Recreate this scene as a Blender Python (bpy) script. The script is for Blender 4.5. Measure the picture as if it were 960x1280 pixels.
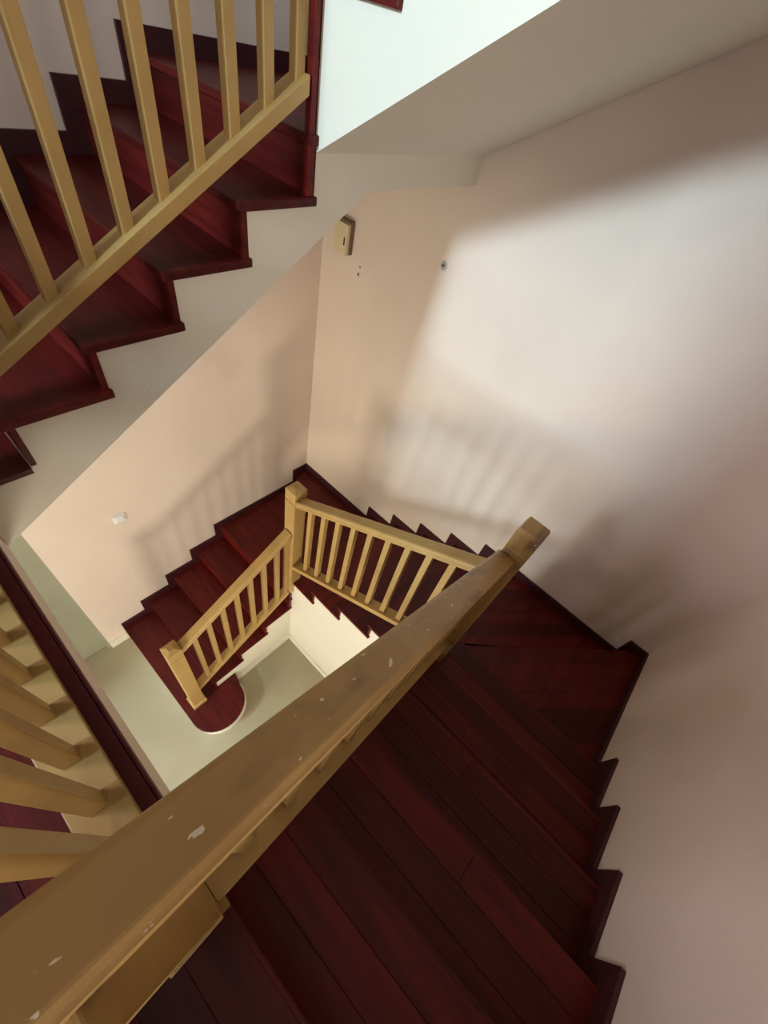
import bpy, bmesh, math, random
from mathutils import Vector, Matrix
random.seed(4)
for o in list(bpy.data.objects): bpy.data.objects.remove(o, do_unlink=True)
SC = bpy.context.scene; COL = SC.collection
S = 0.95                                   # survey units -> metres

# ------------------------------------------------------------------ camera
cam = bpy.data.cameras.new('camera'); camo = bpy.data.objects.new('camera', cam); COL.objects.link(camo)
R = ((0.71824088, 0.66790246, 0.19502909), (0.61657123, -0.48105353, -0.62323945), (-0.32244373, 0.56788538, -0.75732175))
r_, d_, f_ = (Vector(v).normalized() for v in R)
M = Matrix((( r_.x, -d_.x, -f_.x, 2.3823*S), (r_.y, -d_.y, -f_.y, -2.2408*S), (r_.z, -d_.z, -f_.z, 4.4067*S), (0, 0, 0, 1)))
camo.matrix_world = M
cam.sensor_fit = 'VERTICAL'; cam.sensor_height = 32; cam.lens = 515.56/1280*32
cam.clip_start = 0.01; cam.clip_end = 100
SC.camera = camo

# ------------------------------------------------------------------ light and exposure
SC.view_settings.view_transform = 'Standard'; SC.view_settings.look = 'None'
SC.view_settings.exposure = 0.1; SC.view_settings.gamma = 1.0
wd = bpy.data.worlds.new('sky'); SC.world = wd; wd.use_nodes = True
bg = wd.node_tree.nodes['Background']; bg.inputs[0].default_value = (0.62, 0.80, 1.0, 1); bg.inputs[1].default_value = 1.3
def area(name, loc, target, sx, sy, power, color):
    l = bpy.data.lights.new(name, 'AREA'); l.shape = 'RECTANGLE'; l.size = sx*S; l.size_y = sy*S
    l.energy = power; l.color = color
    o = bpy.data.objects.new(name, l); COL.objects.link(o); o.location = Vector(loc)*S
    o.rotation_euler = (Vector(target)-Vector(loc)).to_track_quat('-Z', 'Y').to_euler(); return o
area('daylight_upper', (1.25, -7.2, 6.35), (1.6, 0, 3.5), 0.8, 0.8, 440, (0.62, 0.85, 1.0))
area('daylight_upper_side', (-0.9, -6.6, 6.2), (2.6, 0, 3.2), 1.4, 1.2, 175, (0.96, 0.86, 0.96))
area('daylight_ground_side', (4.3, -3.10, 1.68), (0.0, -1.7, 1.5), 0.6, 0.5, 60, (1.0, 0.88, 0.70))
area('daylight_ground_front', (1.7, -5.6, 1.9), (1.6, -1.0, 0.8), 1.6, 1.2, 125, (1.0, 0.90, 0.68))
area('upper_hall_fill', (1.7, -2.9, 6.4), (1.7, -2.9, 0), 1.4, 1.0, 4, (1.0, 0.80, 0.66))  # added weak warm fill for the upper hall, no real fixture
area('landing_side_fill', (4.6, -3.7, 4.5), (1.0, -1.0, 3.7), 1.0, 1.0, 62, (1.0, 0.88, 0.76))  # added fill from the right to brighten the upper string

# ------------------------------------------------------------------ materials
def mat(name, c1, c2, scale=3.0, rough=0.6, bump=0.0, bscale=60, stretch=(1,1,1), spec=0.5, objrand=0.0, coat=0.0, detail=5, seg=None):
    m = bpy.data.materials.new(name); m.use_nodes = True; nt = m.node_tree; N = nt.nodes; L = nt.links
    b = N['Principled BSDF']; b.inputs['Roughness'].default_value = rough
    b.inputs['Specular IOR Level'].default_value = spec
    if coat: b.inputs['Coat Weight'].default_value = coat; b.inputs['Coat Roughness'].default_value = 0.15
    tc = N.new('ShaderNodeTexCoord'); mp = N.new('ShaderNodeMapping'); mp.inputs['Scale'].default_value = stretch
    L.new(tc.outputs['Object'], mp.inputs['Vector'])
    no = N.new('ShaderNodeTexNoise'); no.inputs['Scale'].default_value = scale; no.inputs['Detail'].default_value = detail
    L.new(mp.outputs[0], no.inputs['Vector'])
    cr = N.new('ShaderNodeValToRGB'); cr.color_ramp.elements[0].position = 0.32; cr.color_ramp.elements[1].position = 0.68
    cr.color_ramp.elements[0].color = (*c1, 1); cr.color_ramp.elements[1].color = (*c2, 1)
    L.new(no.outputs[0], cr.inputs[0]); out = cr.outputs[0]
    if objrand:
        oi = N.new('ShaderNodeObjectInfo'); mr = N.new('ShaderNodeMapRange'); mr.inputs[3].default_value = 1-objrand; mr.inputs[4].default_value = 1+objrand
        L.new(oi.outputs['Random'], mr.inputs[0]); hs = N.new('ShaderNodeHueSaturation')
        L.new(mr.outputs[0], hs.inputs['Value']); L.new(out, hs.inputs['Color']); out = hs.outputs[0]
    L.new(out, b.inputs['Base Color'])
    if bump:
        n2 = N.new('ShaderNodeTexNoise'); n2.inputs['Scale'].default_value = bscale; n2.inputs['Detail'].default_value = 4
        L.new(mp.outputs[0], n2.inputs['Vector'])
        bp = N.new('ShaderNodeBump'); bp.inputs['Strength'].default_value = bump; bp.inputs['Distance'].default_value = 0.004
        L.new(n2.outputs[0], bp.inputs['Height']); L.new(bp.outputs[0], b.inputs['Normal'])
    return m, out
def wear(mo, colour, scale, lo, hi, stretch=(1,1,1), mask=None):
    """chipped or dirty spots: a real colour difference of the paint"""
    m, out = mo; nt = m.node_tree; N = nt.nodes; L = nt.links; b = N['Principled BSDF']
    tc = N.new('ShaderNodeTexCoord'); mp = N.new('ShaderNodeMapping'); mp.inputs['Scale'].default_value = stretch
    L.new(tc.outputs['Object'], mp.inputs['Vector'])
    no = N.new('ShaderNodeTexNoise'); no.inputs['Scale'].default_value = scale; no.inputs['Detail'].default_value = 3
    L.new(mp.outputs[0], no.inputs['Vector'])
    r = N.new('ShaderNodeMapRange'); r.inputs[1].default_value = lo; r.inputs[2].default_value = hi
    L.new(no.outputs[0], r.inputs[0]); mx = N.new('ShaderNodeMix'); mx.data_type = 'RGBA'
    L.new(r.outputs[0], mx.inputs['Factor']); L.new(out, mx.inputs['A']); mx.inputs['B'].default_value = (*colour, 1)
    L.new(mx.outputs['Result'], b.inputs['Base Color']); return (m, mx.outputs['Result'])
PINK = mat('pink_plaster', (0.75, 0.62, 0.52), (0.80, 0.675, 0.575), 1.6, 0.75, 0.25, 90, spec=0.2)
PINK = wear(PINK, (0.66, 0.53, 0.46), 1.1, 0.60, 0.80)[0]
CREAM = mat('cream_plaster', (0.72, 0.68, 0.57), (0.76, 0.72, 0.61), 1.8, 0.7, 0.2, 80, spec=0.25)[0]
WHITE = mat('white_ceiling_paint', (0.7, 0.7, 0.68), (0.75, 0.75, 0.73), 2, 0.8)[0]
FLOOR = mat('grey_green_floor', (0.31, 0.265, 0.175), (0.36, 0.315, 0.21), 2.5, 0.35, 0.05, 30)[0]
DOORM = mat('grey_green_door_paint', (0.30, 0.295, 0.205), (0.34, 0.335, 0.24), 2.0, 0.5)[0]
WOOD = mat('mahogany_wood', (0.058, 0.0035, 0.0028), (0.112, 0.009, 0.006), 6, 0.42, 0.12, 40, stretch=(0.6, 5, 5), objrand=0.35, spec=0.25)[0]
WOODY = mat('mahogany_wood_crosswise', (0.058, 0.0035, 0.0028), (0.112, 0.009, 0.006), 6, 0.42, 0.12, 40, stretch=(5, 0.6, 5), objrand=0.35, spec=0.25)[0]
TRIM = mat('dark_skirting_wood', (0.040, 0.006, 0.009), (0.055, 0.009, 0.012), 8, 0.5, 0.1, 50)[0]
EDGE = mat('edge_board_wood', (0.085, 0.016, 0.020), (0.115, 0.022, 0.026), 3, 0.6, 0.05, 50, spec=0.2)[0]
YEL = mat('ochre_paint', (0.38, 0.235, 0.075), (0.46, 0.295, 0.10), 7, 0.45, 0.25, 35, detail=6)[0]
_y = mat('worn_ochre_paint', (0.36, 0.20, 0.062), (0.44, 0.265, 0.09), 5, 0.42, 0.45, 26, detail=7)
_y = wear(_y, (0.19, 0.11, 0.055), 7, 0.54, 0.72, (2.2, 0.6, 1))
YELW = wear(_y, (0.80, 0.66, 0.50), 60, 0.685, 0.70, (1.7, 0.45, 1))[0]
PLAST = mat('white_switch_plastic', (0.78, 0.80, 0.78), (0.82, 0.84, 0.82), 3, 0.3)[0]
BOXM = mat('cream_box_plastic', (0.66, 0.55, 0.33), (0.72, 0.60, 0.38), 5, 0.5)[0]
DARK = mat('black_slot', (0.02, 0.012, 0.008), (0.03, 0.02, 0.014), 5, 0.7)[0]
DIRT = mat('brown_putty', (0.16, 0.10, 0.06), (0.22, 0.14, 0.09), 30, 0.9)[0]
METAL = mat('dull_metal', (0.35, 0.33, 0.30), (0.45, 0.43, 0.40), 8, 0.4)[0]
GLASS = bpy.data.materials.new('window_glass'); GLASS.use_nodes = True
_n = GLASS.node_tree.nodes; _t = _n.new('ShaderNodeBsdfTransparent'); _g = _n.new('ShaderNodeBsdfGlossy'); _g.inputs['Roughness'].default_value = 0.02; _x = _n.new('ShaderNodeMixShader'); _x.inputs[0].default_value = 0.06
GLASS.node_tree.links.new(_t.outputs[0], _x.inputs[1]); GLASS.node_tree.links.new(_g.outputs[0], _x.inputs[2]); GLASS.node_tree.links.new(_x.outputs[0], _n['Material Output'].inputs[0])

# ------------------------------------------------------------------ helpers
class MB:
    def __init__(s): s.bm = bmesh.new()
    def box(s, x0, x1, y0, y1, z0, z1):
        return s.prism([(x0, y0), (x1, y0), (x1, y1), (x0, y1)], 'z', z0, z1)
    def prism(s, pts, ax, a, b):
        def P(p, h): return {'z': (p[0], p[1], h), 'x': (h, p[0], p[1]), 'y': (p[0], h, p[1])}[ax]
        lo = [s.bm.verts.new(P(p, a)) for p in pts]; hi = [s.bm.verts.new(P(p, b)) for p in pts]
        s.bm.faces.new(lo); s.bm.faces.new(hi); n = len(pts)
        for i in range(n): s.bm.faces.new((lo[i], lo[(i+1) % n], hi[(i+1) % n], hi[i]))
        return s
    def sweep(s, prof, A, B, side):
        """profile of (sideways, up) points carried from A to B, ends cut plumb"""
        A, B, side = Vector(A), Vector(B), Vector(side); up = Vector((0, 0, 1))
        lo = [s.bm.verts.new(A+side*u+up*v) for u, v in prof]; hi = [s.bm.verts.new(B+side*u+up*v) for u, v in prof]
        s.bm.faces.new(lo); s.bm.faces.new(hi); n = len(prof)
        for i in range(n): s.bm.faces.new((lo[i], lo[(i+1) % n], hi[(i+1) % n], hi[i]))
        return s
    def hexa(s, lo, hi):
        l = [s.bm.verts.new(p) for p in lo]; h = [s.bm.verts.new(p) for p in hi]; n = len(l)
        s.bm.faces.new(l); s.bm.faces.new(h)
        for i in range(n): s.bm.faces.new((l[i], l[(i+1) % n], h[(i+1) % n], h[i]))
        return s
    def build(s, name, m, parent=None, bevel=0.0, seg=2, smooth=False):
        org = ORG.get(root_of(parent).name, Vector((0, 0, 0))) if parent else Vector((0, 0, 0))
        if parent is None:                 # own mesh thing: origin at its base
            xs = [v.co for v in s.bm.verts]; org = Vector((sum(v.x for v in xs)/len(xs), sum(v.y for v in xs)/len(xs), min(v.z for v in xs)))
        bmesh.ops.recalc_face_normals(s.bm, faces=s.bm.faces)
        for v in s.bm.verts: v.co = (v.co-org)*S
        if bevel: bmesh.ops.bevel(s.bm, geom=list(s.bm.edges), offset=bevel*S, segments=seg, profile=0.6, affect='EDGES', clamp_overlap=True)
        me = bpy.data.meshes.new(name); s.bm.to_mesh(me); s.bm.free(); me.materials.append(m)
        if smooth:
            for p in me.polygons: p.use_smooth = True
        o = bpy.data.objects.new(name, me); COL.objects.link(o)
        if parent: o.parent = parent
        else: o.location = org*S
        return o
ORG = {}
def root_of(o):
    while o.parent: o = o.parent
    return o
def thing(name, label, cat, loc, group=None):
    o = bpy.data.objects.new(name, None); COL.objects.link(o); o.location = Vector(loc)*S
    ORG[o.name] = Vector(loc); o['label'] = label; o['category'] = cat
    if group: o['group'] = group
    return o
def struct(o, label=None):
    o['kind'] = 'structure'
    if label: o['label'] = label
    return o
def B(*a): return MB().box(*a)

# ------------------------------------------------------------------ measured sizes
W, w = 3.331, 1.053
XI = 2.285                                   # inner line of the right flight
U = 3.28                                     # upper floor
YD = -3.7; TOP = 6.55; DW = 0.85

# ------------------------------------------------------------------ room shell
def wall_x(name, x0, x1, spans, label):
    m = MB()
    for y0, y1, z0, z1 in spans: m.box(x0, x1, y0, y1, z0, z1)
    return struct(m.build(name, PINK), label)
wall_x('wall_left', -0.15, 0.0, [(-2.36, 0.15, -0.1, TOP), (YD, -2.36, 2.25, TOP), (YD, -3.28, -0.1, 2.25)], 'pink plaster wall behind the lower flight')
struct(B(0.0, W, 0.0, 0.15, -0.1, TOP).build('wall_back', PINK), 'pale pink back wall with the daylight patch')
# right wall: ground window beyond the flight, and an added landing opening for side fill
wall_x('wall_right', W, W+0.15, [(-2.25, 0.15, -0.1, TOP), (YD, -3.3, -0.1, TOP), (-3.3, -2.25, -0.1, 1.1), (-3.3, -2.25, 2.2, 3.9), (-2.5, -2.25, 3.9, TOP), (-3.3, -2.5, 5.4, TOP)], 'dim pinkish brown wall beside the dark treads')
# near wall: two windows
m = MB()
for x0, x1, z0, z1 in ((-0.15, 0.55, -0.1, TOP), (1.85, W+0.15, 3.7, TOP), (0.55, 1.85, 6.1, TOP), (0.55, W+0.15, 2.6, 3.7), (0.55, 1.85, 3.7, 4.1), (2.6, W+0.15, -0.1, 2.6), (0.55, 2.6, -0.1, 0.5)):
    m.box(x0, x1, YD-0.15, YD, z0, z1)
struct(m.build('wall_near', PINK))
struct(B(-0.15, W+0.15, YD-0.15, 0.15, -0.13, 0.03).build('floor', FLOOR), 'smooth grey green ground floor at the foot of the stairs')
struct(B(-0.15, W+0.15, YD-0.15, 0.15, TOP, TOP+0.1).build('ceiling', WHITE))
def window(n, a, b, z0, z1, axis):
    m = MB(); t = 0.05
    def bx(u0, u1, v0, v1, d0, d1, mm):
        if axis == 'y': mm.box(u0, u1, YD-0.1+d0, YD-0.1+d1, v0, v1)
        else: mm.box(W+0.05+d0, W+0.05+d1, u0, u1, v0, v1)
    for u0, u1, v0, v1 in ((a, b, z0, z0+t), (a, b, z1-t, z1), (a, a+t, z0+t, z1-t), (b-t, b, z0+t, z1-t)): bx(u0, u1, v0, v1, 0, 0.05, m)
    o = struct(m.build('window_%d' % n, WHITE))
    ORG[o.name] = o.location/S
    g = MB(); bx(a+t, b-t, z0+t, z1-t, 0.02, 0.026, g); g.build('pane', GLASS, o)
window(1, 0.55, 1.85, 4.1, 6.1, 'y'); window(2, 0.55, 2.6, 0.5, 2.6, 'y'); window(4, -3.3, -2.5, 3.9, 5.4, 'x')  # the landing window in the right wall is unseen, added for side fill
window(3, -3.3, -2.25, 1.1, 2.2, 'x')
# door in the left wall, flush with it
d = B(-0.10, -0.045, -3.24, -2.395, 0.035, 2.21).build('door_1', DOORM); struct(d, 'grey green door leaf beside the end of the pink wall'); ORG[d.name] = d.location/S
fr = MB()
for y0, y1, z0, z1 in ((-2.394, -2.36, 0.03, 2.25), (-3.28, -3.241, 0.03, 2.25), (-3.241, -2.394, 2.211, 2.25)): fr.box(-0.11, -0.012, y0, y1, z0, z1)
fr.build('door_frame', DOORM, d)
k = MB().box(-0.045, -0.02, -2.56, -2.54, 1.0, 1.02); k.box(-0.03, -0.015, -2.62, -2.53, 1.0, 1.02); k.build('door_handle', METAL, d, 0.004)
struct(B(0.0, 0.014, -2.36, -2.197, 0.03, 0.135).build('baseboard_left', CREAM, None, 0.004), 'short cream baseboard left of the first step')

# ------------------------------------------------------------------ staircases
def stair(z0, ra, rb, rc, ground, root, last_c, detail):
    st, sk = 0.067, 0.157
    Z = lambda k: z0 + (k*ra if k <= 6 else 6*ra+(k-6)*rb if k <= 12 else 6*ra+6*rb+(k-12)*rc) + st
    T = lambda k: Z(k)+0.018
    SKT = lambda k: Z(k)-st+sk
    na = [None]+[-1.057+(k-5)*0.2765 for k in range(1, 6)]          # nosing lines, left flight
    nb = {k: 1.042+(k-7)*0.2831 for k in range(7, 12)}
    nc = {k: -0.977-(k-13)*0.2846 for k in range(13, 20)}
    base = 0.03 if ground else U
    # --- masonry bodies
    top = [(na[5], Z(5)), (na[5], Z(4)), (na[4], Z(4)), (na[4], Z(3)), (na[3], Z(3)), (na[3], Z(2)), (na[2], Z(2)), (na[2], Z(1)), (na[1]+0.005, Z(1)), (na[1]+0.005, base)]
    if ground: pts = [(0, base), (0, Z(5))]+top
    else: pts = [(0, 3.955), (0, Z(5))]+top+[(-2.355, base-0.02), (-2.355, 2.99), (-0.772, 3.955)]
    MB().prism(pts, 'x', 0.002, w).build('flight_body', CREAM, root)
    MB().prism([(w, -w), (0.002, -0.10), (0.002, -0.002), (w, -0.002)], 'z', Z(5), Z(6)).build('winder_body', CREAM, root)
    bt = [(nb[7], Z(7)), (nb[8], Z(7)), (nb[8], Z(8)), (nb[9], Z(8)), (nb[9], Z(9)), (nb[10], Z(9)), (nb[10], Z(10)), (nb[11], Z(10)), (nb[11], Z(11)), (W-0.002, Z(11))]
    so = 4.07 if not ground else 4.07-3.212
    lz = so+0.6*(2.46-1.04)
    if ground: pts = [(w+0.0005, base)]+[(w+0.0005, Z(7))]+bt[1:]+[(W-0.002, lz), (XI, lz), (XI, base)]
    else: pts = [(w+0.0005, 3.956), (w+0.0005, Z(7))]+bt[1:]+[(W-0.002, lz), (2.46, lz), (w+0.0005, so)]
    if not ground: pts = [(w+0.0005, so), (w+0.0005, Z(7))]+bt[1:]+[(W-0.002, lz), (2.46, lz)]
    MB().prism(pts, 'y', -w, -0.002).build('flight_body', CREAM, root)
    MB().prism([(XI, -w), (3.29, -0.002), (W-0.002, -0.002), (W-0.002, nc[13]), (XI, nc[13])], 'z', Z(11), Z(12)).build('winder_body', CREAM, root)
    ct = []
    for k in range(13, last_c+1): ct += [(nc[k], Z(k-1)), (nc[k], Z(k))]
    ye = nc[last_c]-0.2846 if last_c < 18 else -2.685
    ct += [(ye, Z(last_c))]
    cs = lz+0.12
    pts = ct+[(ye, cs+0.59*(-0.977-ye)), (-w-0.001, cs+0.04), (-w-0.001, Z(12))] if True else None
    pts[0] = (-w-0.001, Z(12))
    pts = [(-w-0.001, Z(12)), (-w-0.001, Z(13))]+[p for p in ct[2:]]+[(ye, cs+0.59*(-0.977-ye)), (-w-0.001, cs+0.04)]
    MB().prism(pts, 'x', XI, W-0.002).build('flight_body', CREAM, root)
    # --- treads and risers
    rt = 0.016
    def tread(poly, z, m, name='tread', over=0):
        return MB().prism(poly, 'z', z-0.028, z).build(name, m, root, 0.005, 2)
    def riser(x0, x1, y0, y1, za, zb): B(x0, x1, y0, y1, za, zb).build('riser', WOOD, root)
    xe = w+0.016
    for k in range(1, 5):
        if k == 1 and ground:
            # rounded bullnose first step
            P = [(0.002, na[2]+0.01), (0.002, -2.198)]; cx, cy, rr = 1.19, -1.965, 0.225
            P += [(cx+rr*math.sin(a*math.pi/16)*0.94, cy-rr*1.035*math.cos(a*math.pi/16)) for a in range(0, 17)]
            P += [(1.13, -1.715), (1.055, -1.70), (1.055, na[2]+0.01)]
            tread(P, T(1), WOOD)
            Q = [(0.003, na[2])]+[(x-(0.022 if x > 0.1 else 0), y+0.018) for x, y in P[1:-3]]+[(1.10, -1.73), (1.03, -1.72), (1.03, na[2])]
            MB().prism(Q, 'z', base, T(1)-0.028).build('bottom_step_body', CREAM, root)
            continue
        y1 = na[k+1]+0.012
        tr = tread([(0.002, na[k]-0.03), (xe, na[k]-0.03), (xe, y1), (0.002, y1)], T(k), WOOD)
        riser(0.002, w+0.006, na[k]-0.012, na[k]+0.004, (T(k-1) if k > 1 else base), T(k)-0.028)
    # winders at the left corner
    tread([(0.002, na[5]-0.03), (xe, na[5]-0.03), (xe, -w+0.04), (w-0.05, -w+0.02), (0.002, -0.088)], T(5), WOOD)
    riser(0.002, w+0.006, na[5]-0.012, na[5]+0.004, T(4), T(5)-0.028)
    tread([(w-0.02, -w-0.012), (0.002, -0.125), (0.002, -0.002), (nb[7]+0.01, -0.002), (nb[7]+0.01, -w-0.012)], T(6), WOODY)
    MB().prism([(w-0.012, -w-0.006), (0.002, -0.107), (0.002, -0.09), (w-0.01, -w+0.012)], 'z', T(5), T(6)-0.028).build('riser', WOOD, root)
    # corner cover board where the winders meet
    B(w-0.022, w+0.008, -w-0.030, -w-0.012, T(4), T(7)-0.03).build('corner_board', WOOD, root, 0.003)
    for k in range(7, 11):
        tread([(nb[k]-0.03, -w-0.016), (nb[k+1]+0.012, -w-0.016), (nb[k+1]+0.012, -0.002), (nb[k]-0.03, -0.002)], T(k), WOODY)
        B(nb[k]-0.012, nb[k]+0.004, -w-0.006, -0.002, T(k-1), T(k)-0.028).build('riser', WOODY, root)
    pieces = []
    t11 = tread([(nb[11]-0.03, -w-0.016), (XI+0.02, -w-0.016), (XI+0.04, -w+0.02), (3.30, -0.002), (nb[11]-0.03, -0.002)], T(11), WOODY)
    B(nb[11]-0.012, nb[11]+0.004, -w-0.006, -0.002, T(10), T(11)-0.028).build('riser', WOODY, root)
    t12 = tread([(XI-0.012, -w+0.02), (XI+0.012, -w-0.012), (XI-0.012, nc[13]-0.09), (XI-0.012, -w-0.012)] if False else
                [(XI-0.012, nc[13]-0.01), (W-0.002, nc[13]-0.01), (W-0.002, -0.002), (3.26, -0.002), (XI-0.012, -w+0.048)], T(12), WOODY)
    MB().prism([(XI, -w+0.045), (3.272, -0.004), (3.288, -0.004), (XI+0.02, -w+0.05)], 'z', T(11), T(12)-0.028).build('riser', WOODY, root)
    for k in range(13, last_c+1):
        yb = (nc[k+1] if k < last_c else ye)-0.012
        t = tread([(XI-0.016, yb), (W-0.002, yb), (W-0.002, nc[k]+0.03), (XI-0.016, nc[k]+0.03)], T(k), WOOD)
        B(XI-0.006, W-0.002, nc[k]-0.004, nc[k]+0.012, T(k-1), T(k)-0.028).build('riser', WOOD, root)
        if detail:                                                # boards laid along each tread
            n = 3; dep = (nc[k]+0.018)-(yb+0.014)
            cuts = [0, random.uniform(.28, .36), random.uniform(.62, .70), 1]
            for i in range(n):
                a0, a1 = yb+0.014+dep*cuts[i]+0.0007, yb+0.014+dep*cuts[i+1]-0.0007
                xs = random.uniform(XI+0.3, W-0.3) if random.random() < 0.6 else None
                for xa, xb in (((XI-0.008, xs-0.001), (xs+0.001, W-0.004)) if xs else ((XI-0.008, W-0.004),)):
                    B(xa, xb, a0, a1, T(k)-0.002, T(k)+0.0028).build('plank', WOOD, t, 0.0012, 1)
    if detail:                                                    # boards on the two right winders
        def strip(t, z, A, C, clip, n, wd):
            """planks parallel to A->C, width wd, clipped to the convex polygon"""
            A, C = Vector(A), Vector(C); dr = (C-A).normalized(); nn = Vector((-dr.y, dr.x))
            for i in range(-n, n):
                lo, hi = i*wd+0.001, (i+1)*wd-0.001
                poly = clip
                for sgn, lim in ((1, lo), (-1, -hi)):
                    out = []
                    for j in range(len(poly)):
                        p, q = Vector(poly[j]), Vector(poly[(j+1) % len(poly)])
                        a, b = sgn*(p-A).dot(nn)-lim, sgn*(q-A).dot(nn)-lim
                        if a >= 0: out.append(tuple(p))
                        if a*b < 0: out.append(tuple(p+(q-p)*(a/(a-b))))
                    poly = out
                    if len(poly) < 3: break
                if len(poly) >= 3:
                    ar = abs(sum(poly[j][0]*poly[(j+1) % len(poly)][1]-poly[(j+1) % len(poly)][0]*poly[j][1] for j in range(len(poly)))/2)
                    if ar > 0.0008: MB().prism(poly, 'z', z-0.002, z+0.0028).build('plank', WOODY, t)
        strip(t12, T(12), (XI, -w+0.05), (3.27, -0.004), [(XI, nc[13]-0.002), (W-0.004, nc[13]-0.002), (W-0.004, -0.004), (3.27, -0.004), (XI, -w+0.056)], 12, 0.09)
        strip(t11, T(11), (XI+0.04, -w+0.02), (3.29, -0.006), [(nb[11]-0.02, -w-0.008), (XI+0.02, -w-0.008), (XI+0.04, -w+0.02), (3.286, -0.006), (nb[11]-0.02, -0.006)], 12, 0.09)
    # --- saw-tooth skirting
    m = MB(); ys = [None, -2.263 if not ground else -2.197]+[-1.145+(k-5)*0.2765 for k in range(2, 6)]+[-0.186]
    for k in range(1, 6): m.box(0.001, 0.017, ys[k], ys[k+1]-0.0002, (T(k-1)-0.02 if k > 1 else base), SKT(k))
    m.box(0.001, 0.017, -0.186, -0.001, T(5)-0.02, SKT(6))
    m.build('skirting_board', TRIM, root)
    m = MB(); xs = [0.017]+[0.936+(k-7)*0.2831 for k in range(7, 12)]+[3.201, W-0.001]
    for i, k in enumerate(range(6, 13)): m.box(xs[i], xs[i+1]-0.0002, -0.017, -0.001, T(k-1 if k > 6 else 6)-0.02, SKT(k))
    m.build('skirting_board', TRIM, root)
    m = MB(); ys = [-0.017]+[-0.877-(k-13)*0.2846 for k in range(13, last_c+1)]+[ye]
    for i, k in enumerate(range(12, last_c+1)): m.box(W-0.017, W-0.001, ys[i+1]+0.0002, ys[i], T(k-1 if k > 12 else 12)-0.02, SKT(k))
    m.build('skirting_board', TRIM, root)
    return T

low = thing('staircase', 'lower dark red wooden staircase turning round the open well down to the grey green floor', 'staircase', (1.6, -1.2, 0.03))
T1 = stair(0.0, 0.17, 0.1583, 0.1675, True, low, 18, True)
up = thing('staircase', 'upper dark red staircase with cream underside climbing from the upper floor above the left wall', 'staircase', (1.0, -1.2, U))
T2 = stair(3.212, 0.1642, 0.1600, 0.1675, False, up, 17, False)
# cream baseboards at the foot of the walls under the stairs
struct(B(w+0.001, w+0.014, -1.70, -w-0.001, 0.03, 0.12).build('baseboard_under_left', CREAM, None, 0.003))
struct(B(w+0.015, XI-0.01, -w-0.014, -w-0.001, 0.03, 0.12).build('baseboard_under_back', CREAM, None, 0.003))

# ------------------------------------------------------------------ upper floor slab
fb = MB().box(0.0, W, YD, -2.70, 2.98, U-0.02); fb.box(0.0, XI-0.008, -2.70, -2.357, 2.98, U-0.02)
fl = struct(fb.build('floor_upper', PINK), 'upper floor slab edge, pink plaster below the wood'); ORG[fl.name] = fl.location/S
y = -2.492; i = 0
while y > YD+0.02:
    y1 = max(y-0.095, YD+0.002)
    x1 = W-0.004 if y < -2.69 else XI-0.01
    xs = 0.7+(i*0.77) % 1.5
    for a, b in ((0.002, xs-0.001), (xs+0.001, x1)): B(a, b, y1+0.001, y-0.001, U-0.02, U).build('plank', WOOD, fl)
    y = y1; i += 1
B(0.002, XI-0.008, -2.490, -2.358, U-0.02, U).build('edge_board', EDGE, fl, 0.003)
B(w+0.02, XI-0.008, -2.3565, -2.350, U-0.035, U).build('nosing', EDGE, fl, 0.002)
B(XI-0.008, W-0.002, -2.70, -2.672, U-0.03, U+0.001).build('nosing', WOOD, fl, 0.003)
B(XI-0.008, W-0.002, -2.698, -2.686, T1(18), U-0.03).build('riser', WOOD, fl)
B(XI-0.0075, XI-0.0005, -2.684, -2.472, T1(18), U).build('riser', WOOD, fl)
B(0.002, w+0.016, -2.357, -2.178, U-0.02, U).build('plank', WOOD, fl)

# ------------------------------------------------------------------ railings
def newel(root, x, y, z0, z1, s=0.05, base=True, m=None):
    m = m or YEL
    zc = z1-0.125
    n = MB().box(x-s, x+s, y-s, y+s, z0, zc).build('newel_post', m, root, 0.004)
    g = MB().box(x-s+0.005, x+s-0.005, y-s+0.005, y+s-0.005, zc, zc+0.006)
    g.build('cap_groove', DIRT, n)
    c = MB(); c.hexa([(x-s, y-s, zc+0.006), (x+s, y-s, zc+0.006), (x+s, y+s, zc+0.006), (x-s, y+s, zc+0.006)],
                     [(x-s, y-s, z1-0.018), (x+s, y-s, z1-0.018), (x+s, y+s, z1-0.018), (x-s, y+s, z1-0.018)])
    t = s*(0.35 if m is YEL else 0.88)
    c.hexa([(x-s, y-s, z1-0.018), (x+s, y-s, z1-0.018), (x+s, y+s, z1-0.018), (x-s, y+s, z1-0.018)],
           [(x-t, y-t, z1), (x+t, y-t, z1), (x+t, y+t, z1), (x-t, y+t, z1)])
    bmesh.ops.remove_doubles(c.bm, verts=c.bm.verts, dist=1e-5)
    for f in [f for f in c.bm.faces if abs(f.calc_center_median().z-(z1-0.018)) < 1e-4]: c.bm.faces.remove(f)
    c.build('newel_cap', m, n, 0.002, 1)
    if base:
        B(x-s-0.012, x+s+0.012, y-s-0.012, y+s+0.012, z0, z0+0.05).build('newel_base', m, n, 0.005)
    return n
HP = [(-0.037, 0.0), (0.037, 0.0), (0.0385, -0.006), (0.0385, -0.024), (0.033, -0.030), (0.033, -0.034), (0.037, -0.040), (0.037, -0.052), (0.027, -0.060),
      (-0.027, -0.060), (-0.037, -0.052), (-0.037, -0.040), (-0.033, -0.034), (-0.033, -0.030), (-0.0385, -0.024), (-0.0385, -0.006)]
HP = [(-0.026, 0.0), (0.026, 0.0), (0.0345, -0.005)] + HP[2:-1] + [(-0.0345, -0.005)]
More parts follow.
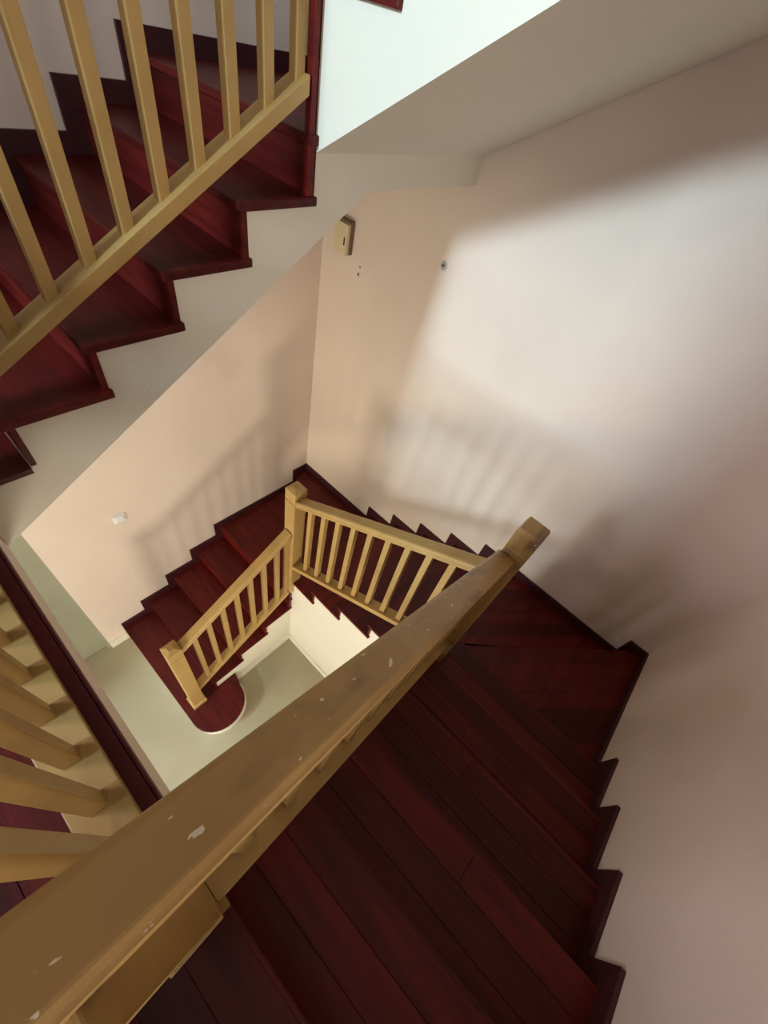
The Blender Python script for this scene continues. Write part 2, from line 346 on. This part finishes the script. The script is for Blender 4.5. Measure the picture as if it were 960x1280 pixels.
def railing(root, axis, c, a0, a1, zt, zb, slope, bals, m=YEL, bm=None, wide=0.04, thick=0.045, scale=1.0, hx=0.0):
    """axis: 'x' or 'y' run; c: fixed coordinate; zt/zb: top of handrail / underside of bottom rail at a0"""
    bm = bm or m
    P = (lambda a, z: (a, c, z)) if axis == 'x' else (lambda a, z: (c, a, z))
    side = (0, 1, 0) if axis == 'x' else (1, 0, 0)
    dz = (a1-a0)*slope
    MB().sweep([(u*scale, v) for u, v in HP], P(a0+hx, zt+hx*slope), P(a1, zt+dz), side).build('handrail', m, root, 0.0015, 1)
    MB().sweep([(-wide, 0), (wide, 0), (wide, thick), (-wide, thick)], P(a0, zb), P(a1, zb+dz), side).build('bottom_rail', bm, root, 0.003)
    h = 0.017; me = None
    org = ORG[root.name]
    for a in bals:
        z0 = zb+thick+(a-a0)*slope-0.004; z1 = zt-0.056+(a-a0)*slope
        if me is None:
            lo, hi = [], []
            for du, dv in ((-h, -h), (h, -h), (h, h), (-h, h)):
                along = du if axis == 'x' else dv
                lo.append((du, dv, along*slope)); hi.append((du, dv, z1-z0+along*slope))
            b = MB().hexa(lo, hi); bmesh.ops.recalc_face_normals(b.bm, faces=b.bm.faces)
            vert = [e for e in b.bm.edges if abs(e.verts[0].co.z-e.verts[1].co.z) > 0.3]
            for v in b.bm.verts: v.co *= S
            bmesh.ops.bevel(b.bm, geom=vert, offset=0.003, segments=2, profile=0.6, affect='EDGES')
            me = bpy.data.meshes.new('baluster'); b.bm.to_mesh(me); b.bm.free(); me.materials.append(bm)
        o = bpy.data.objects.new('baluster', me); COL.objects.link(o); o.parent = root
        o.location = (Vector(P(a, z0))-org)*S
def halfpost(root, x0, x1, y0, y1, z0, z1, m=YEL): B(x0, x1, y0, y1, z0, z1).build('wall_post', m, root, 0.003)

r = thing('stair_railing', 'lowest ochre painted railing rising from the newel on the rounded bottom step', 'railing', (1.035, -2.07, T1(1)))
newel(r, 1.035, -2.07, T1(1), 1.485)
railing(r, 'y', 1.035, -2.02, -1.10, 1.425, 0.527, 0.60, [-1.915+i*0.1192 for i in range(7)], wide=0.036)
halfpost(r, 1.018, 1.052, -1.125, -1.094, 1.08, 1.93)

r = thing('stair_railing', 'ochre painted railing along the back flight with many thin balusters, joined to the corner newel', 'railing', (1.035, -1.042, T1(6)))
newel(r, 1.035, -1.043, T1(6), 2.41, base=False)
railing(r, 'x', -1.055, 1.086, 2.284, 2.335, 1.506, 0.583, [1.205+i*0.1181 for i in range(9)], wide=0.037)

r = thing('stair_railing', 'large worn ochre handrail in the foreground with chipped paint, ending at the square capped newel', 'railing', (2.333, -1.10, T1(12)))
newel(r, 2.335, -1.10, T1(12)-0.1, 3.385, 0.046, False, YELW)
railing(r, 'y', 2.315, -2.370, -1.146, 3.995, 3.185, -0.615, [-2.275+i*0.1185 for i in range(10)], YELW, YEL, 0.045, 0.045, hx=-0.25)

r = thing('stair_railing', 'level ochre railing on the edge of the upper floor, thick balusters seen at bottom left', 'railing', (2.33, -2.42, U))
MB().box(2.281, 2.381, -2.47, -2.371, T1(18), 3.985).build('newel_post', YEL, r, 0.004)
B(2.281, 2.386, -2.473, -2.369, 3.268, 3.284).build('newel_base', YEL, r, 0.003)
newel(r, 1.03, -2.42, U, 4.15, 0.05, False)
railing(r, 'x', -2.438, 1.081, 2.279, 4.06, U, 0.0, [1.162+i*0.1125 for i in range(10)], wide=0.05, thick=0.03)

r = thing('stair_railing', 'ochre railing of the upper flight crossing the top left in front of the dark treads', 'railing', (1.02, -2.3, U))
railing(r, 'y', 1.018, -2.369, -1.0905, 4.305, 3.445, 0.594, [-2.285+i*0.1186 for i in range(10)], wide=0.04)
halfpost(r, 1.001, 1.035, -1.124, -1.091, 4.19, 5.03)
r = thing('stair_railing', 'ochre railing above the bright cream side of the upper back flight, beyond the picture top', 'railing', (1.035, -0.998, T2(6)))
newel(r, 1.035, -0.998, T2(6), 5.62, base=False)
railing(r, 'x', -1.0, 1.086, 2.284, 5.53, 4.70, 0.583, [1.205+i*0.1181 for i in range(9)], wide=0.037)

# ------------------------------------------------------------------ small things on the walls
s_ = thing('light_switch', 'small white light switch on the pink left wall above the lower steps', 'switch', (0, -1.835, 1.63))
B(0.0, 0.008, -1.878, -1.792, 1.625, 1.705).build('back_plate', PLAST, s_, 0.003)
B(0.008, 0.014, -1.862, -1.808, 1.637, 1.693).build('rocker', PLAST, s_, 0.002)
s_ = thing('junction_box', 'small cream box with a black slot high on the back wall near the corner', 'box', (0.225, 0, 3.34))
B(0.165, 0.278, -0.055, 0.0, 3.345, 3.525).build('box_body', BOXM, s_, 0.006)
B(0.252, 0.262, -0.057, -0.054, 3.405, 3.45).build('slot', DARK, s_)
B(0.279, 0.287, -0.03, 0.0, 3.35, 3.53).build('side_strip', DIRT, s_, 0.002)
B(0.15, 0.287, -0.05, 0.0, 3.526, 3.54).build('top_lid', DIRT, s_, 0.004)
m = MB()
bmesh.ops.create_uvsphere(m.bm, u_segments=14, v_segments=8, radius=1.0)
for v in m.bm.verts: v.co = Vector((1.003+v.co.x*0.022, v.co.y*0.006, 3.568+v.co.z*0.026))
s_ = thing('wall_plug', 'small round grey plug set in the bright back wall', 'wall plug', (1.003, 0, 3.545))
m.build('plug_disc', METAL, s_, smooth=True)
B(0.998, 1.010, -0.016, -0.004, 3.562, 3.575).build('screw', DIRT, s_, 0.002)

for lab, x0, z0, r0 in (('upper and smaller of two brown putty spots on the back wall below the cream box', 0.374, 3.31, 0.006), ('lower and larger of two brown putty spots on the back wall below the cream box', 0.368, 3.262, 0.009)):
    m = MB(); bmesh.ops.create_uvsphere(m.bm, u_segments=10, v_segments=6, radius=1.0)
    for v in m.bm.verts: v.co = Vector((x0+v.co.x*r0, -0.0005+v.co.y*0.002, z0+v.co.z*r0*1.3))
    o = m.build('putty_spot', DIRT, None, smooth=True); o['label'] = lab; o['category'] = 'mark'; o['group'] = 'putty spots below the cream box'
